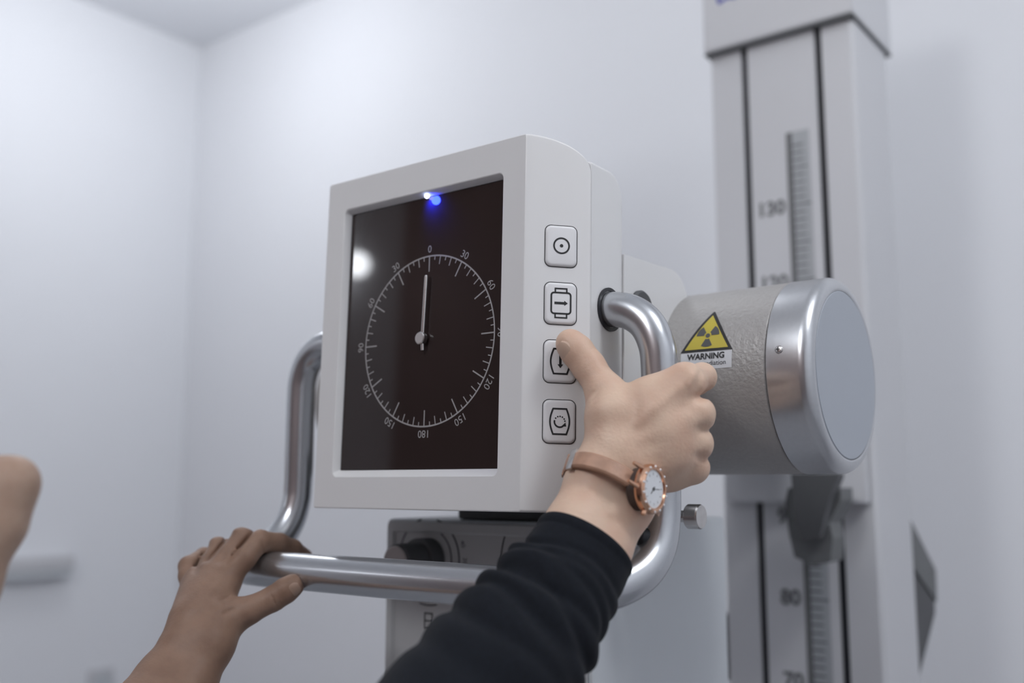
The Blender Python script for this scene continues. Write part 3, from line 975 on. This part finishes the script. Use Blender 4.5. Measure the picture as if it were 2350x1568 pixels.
# --- sleeve of the right arm: a folded knit tube
def sleeve(name, joints, mat, parent, folds, n=160, sub=24, flat=0.86, up=None, thick=0.002):
    C = catmull([at(u, v, d) for u, v, d, r in joints], sub)
    R_ = np.array([x[0] for x in catmull([(r, 0, 0) for u, v, d, r in joints], sub)])
    L = np.concatenate([[0], np.cumsum([np.linalg.norm(b - a) for a, b in zip(C[:-1], C[1:])])])
    T = [C[min(i + 1, len(C) - 1)] - C[max(i - 1, 0)] for i in range(len(C))]
    out, inn = [], []
    for i, c in enumerate(C):
        t = T[i] / np.linalg.norm(T[i])
        w = up - t * (up @ t); w /= np.linalg.norm(w)
        m = np.cross(t, w)
        ro, ri = [], []
        for k in range(n):
            a = 2 * math.pi * k / n
            s = L[i]
            dr = 0
            for s0, amp, wid, tilt, ph, fo in folds:
                q = s - (s0 + tilt * math.cos(a - ph) + .0025 * math.sin(3 * a + s0 * 400))
                fade = 0.45 + 0.55 * (0.5 + 0.5 * math.cos(a - fo))
                e = q / wid
                dr += amp * fade * (math.exp(-e * e) if e < 0 else math.exp(-(e / 2.1) ** 2)) - amp * .55 * fade * math.exp(-((e + 1.5) / .6) ** 2)
            hem = .0012 * math.exp(-((s - .002) / .003) ** 2)
            r = R_[i] + dr + hem
            dv = w * math.cos(a) + m * flat * math.sin(a)
            ro.append(c + r * dv)
            ri.append(c + (R_[i] - .004) * dv)
        out.append(ro); inn.append(ri)
    rings = [inn[min(8, len(inn) - 1)], inn[4], inn[1], [0.5 * (a + b) + 0 for a, b in zip(inn[0], out[0])]] + out
    bm = loft(rings, False, True)
    o = link(name, bm, mat, parent, 75)
    o.matrix_parent_inverse = parent.matrix_world.inverted()
    return o


wdir = cR * .72 - cU * .66 + cF * .10
folds = [(0.030, .0036, .0050, .006, 2.6, 3.3), (0.046, .0032, .0055, -.004, 1.0, 3.0), (0.064, .0042, .0065, .007, 2.2, 3.4), (0.086, .0040, .0075, .008, 2.0, 3.2),
         (0.112, .0042, .0090, .010, 2.2, 3.3), (0.050, .0035, .0060, .010, 0.2, 0.0), (0.074, .0038, .0070, .008, 0.3, 0.1), (0.100, .0030, .0090, .006, 0.2, 0.0), (0.145, .0025, .011, .010, 2.2, 3.3)]
slv = sleeve('sleeve', [(1344, 1250, .640, .0332), (1322, 1292, .632, .0347), (1268, 1378, .612, .0372), (1200, 1470, .590, .0400), (1085, 1605, .555, .0425), (940, 1780, .510, .0440), (740, 2010, .450, .0470)], M['cloth'], op, folds, up=wdir)
tag(slv, 'dark navy knit sleeve with folds above the cuff')

# ------------------------------------------------------------------ wristwatch on the right wrist
wc = at(1393, 1108, .6590)
ax = cam_dir(-.31, -.78, .54)
wv = cam_dir(.82, -.507, -.26); wv = wv - ax * (wv @ ax); wv /= np.linalg.norm(wv)
nv = np.cross(ax, wv)
if nv @ cF > 0: nv = -nv
wat = empty('wristwatch', Matrix.Translation(Vector(wc)), 'rose gold wristwatch with a tan leather strap and white dial on the right wrist', 'wristwatch')
SA, SB = 0.0268, 0.0258
TH = math.radians(63)


def sp(th, off=0.0, along=0.0):
    p = SA * math.cos(th) * wv + SB * math.sin(th) * nv + ax * (.0045 * math.cos(th - TH) + .0005)
    n_ = math.cos(th) / SA * wv + math.sin(th) / SB * nv
    n_ /= np.linalg.norm(n_)
    return p + n_ * off + ax * along, n_


def band(name, t0, t1, w, h, mat, n=60, lift=0.0):
    rings = []
    for i in range(n + 1):
        th = math.radians(t0 + (t1 - t0) * i / n)
        rings.append([sp(th, o_ + lift, a_)[0] for o_, a_ in [(0, -w / 2), (0, w / 2), (h * .7, w / 2), (h, w / 2 - .0012), (h, -w / 2 + .0012), (h * .7, -w / 2)]])
    return link(name, loft(rings, True, True), mat, wat)


band('strap', 86, 262, .0115, .0034, M['leather'])
band('strap', 262, 385, .0115, .0034, M['leatherd'])
band('strap_keeper', 205, 214, .0165, .0012, M['leather'], 8, .0025)
band('buckle', 172, 184, .0150, .0014, M['steel'], 8, .0026)
cp, cn = sp(TH, 0.0035)
cx_ = ax - cn * (ax @ cn); cx_ /= np.linalg.norm(cx_)
cy3 = np.cross(cn, cx_)
CM = Matrix(((cx_[0], cy3[0], cn[0], cp[0]), (cx_[1], cy3[1], cn[1], cp[1]), (cx_[2], cy3[2], cn[2], cp[2]), (0, 0, 0, 1)))
WR = 0.0160


def wlathe(name, prof, mat, n=64, par=None, cap=False):
    bm = lathe(prof, n, cap=cap); bm.transform(CM)
    return link(name, bm, mat, par or wat)


case = wlathe('case', [(0, 0), (WR - .003, 0), (WR - .0008, .0012), (WR, .003), (WR, .0055), (WR - .0006, .0068), (WR - .0022, .0080), (WR - .0032, .0078), (WR - .0036, .0066), (0, .0064)], M['gold'])
wlathe('shade_pad', [(0, -.0065), (WR - .0035, -.0065), (WR - .0022, -.005), (WR - .0022, .0), (0, .0)], M['leatherd'])  # added dark disc for the case's shadowed flank and the strap's inner side
face = wlathe('dial', [(0, .0066), (WR - .0038, .0066), (WR - .0038, .0064)], M['wface'])
f = Flat()
for i in range(12):
    a = math.radians(30 * i)
    f.stroke([(.0088 * math.cos(a), .0088 * math.sin(a)), (.0104 * math.cos(a), .0104 * math.sin(a))], .0005)
f.put('hour_marks', M['mgrey'], face, CM @ Matrix.Translation((0, 0, .0067)))
f = Flat()
f.stroke([(-.002, .0006), (.0046, -.0018)], .0007); f.stroke([(.001, -.0018), (-.0034, .0064)], .0005); f.disc(0, 0, .0013)
f.put('watch_hands', M['mgrey'], face, CM @ Matrix.Translation((0, 0, .0069)))
for i in range(14):
    a = 2 * math.pi * i / 14
    bm = bmesh.new(); bmesh.ops.create_icosphere(bm, subdivisions=1, radius=.0009)
    bm.transform(CM @ Matrix.Translation(((WR - .0016) * math.cos(a), (WR - .0016) * math.sin(a), .0078)))
    link('bezel_stone', bm, M['crystal'], wat)
for s in (1, -1):
    for q in (1, -1):
        p0 = Vector((q * .0068, s * (WR - .002), .0042)); p1 = Vector((q * .0066, s * (WR + .0050), .0010))
        bm = tube([np.array(p0), np.array((p0 + p1) / 2), np.array(p1)], [.0016, .0014, .0011], 12); bm.transform(CM)
        link('lug', bm, M['gold'], wat)
bm = tube([np.array((WR - .001, 0, .004)), np.array((WR + .0025, 0, .004))], .0017, 16); bm.transform(CM)
link('crown', bm, M['gold'], wat)

# ------------------------------------------------------------------ second person: bent elbow at the left
p2 = empty('person', Matrix.Translation((-1.35, 0.45, 0)), 'second person seen only as a bare bent elbow, blurred, at the left edge', 'person')
g = [chain([(27, 1106, 1.15, .0262), (-130, 1095, 1.16, .0330), (-420, 1120, 1.20, .0420), (-800, 1180, 1.26, .0500)]), chain([(27, 1108, 1.15, .0255), (-10, 1200, 1.14, .0310), (-85, 1350, 1.12, .0350), (-180, 1520, 1.08, .030)]), chain([(10, 1130, 1.15, .028), (-60, 1160, 1.15, .032)])]
trunk = [c for q in g for c in q]
B = Body([trunk], 0.0022).build([trunk], 0.02, 0.01)
ar = B.mesh('arm', M['skin3'], p2)
tag(ar, 'bare bent arm, elbow pointing right')
bd = [at(-80, 1341, 1.122), at(-91, 1362, 1.118), at(-102, 1384, 1.112)]
sv = [at(-360, 1112, 1.19), at(-420, 1120, 1.20), at(-620, 1150, 1.23), at(-900, 1200, 1.28), at(-960, 1300, 1.28)]
o = link('sleeve', tube(catmull(sv, 5), [.049 + .0009 * i for i in range(21)], 40), M['mgrey'], p2)
o.matrix_parent_inverse = p2.matrix_world.inverted()
o = link('wristband', tube(bd, [.0385, .0395, .0385], 48), M['black'], p2)
o.matrix_parent_inverse = p2.matrix_world.inverted()

for o in list(scene.objects):
    if o.type == 'MESH' and o.parent is None and 'kind' not in o and 'label' not in o:
        print('untagged', o.name)
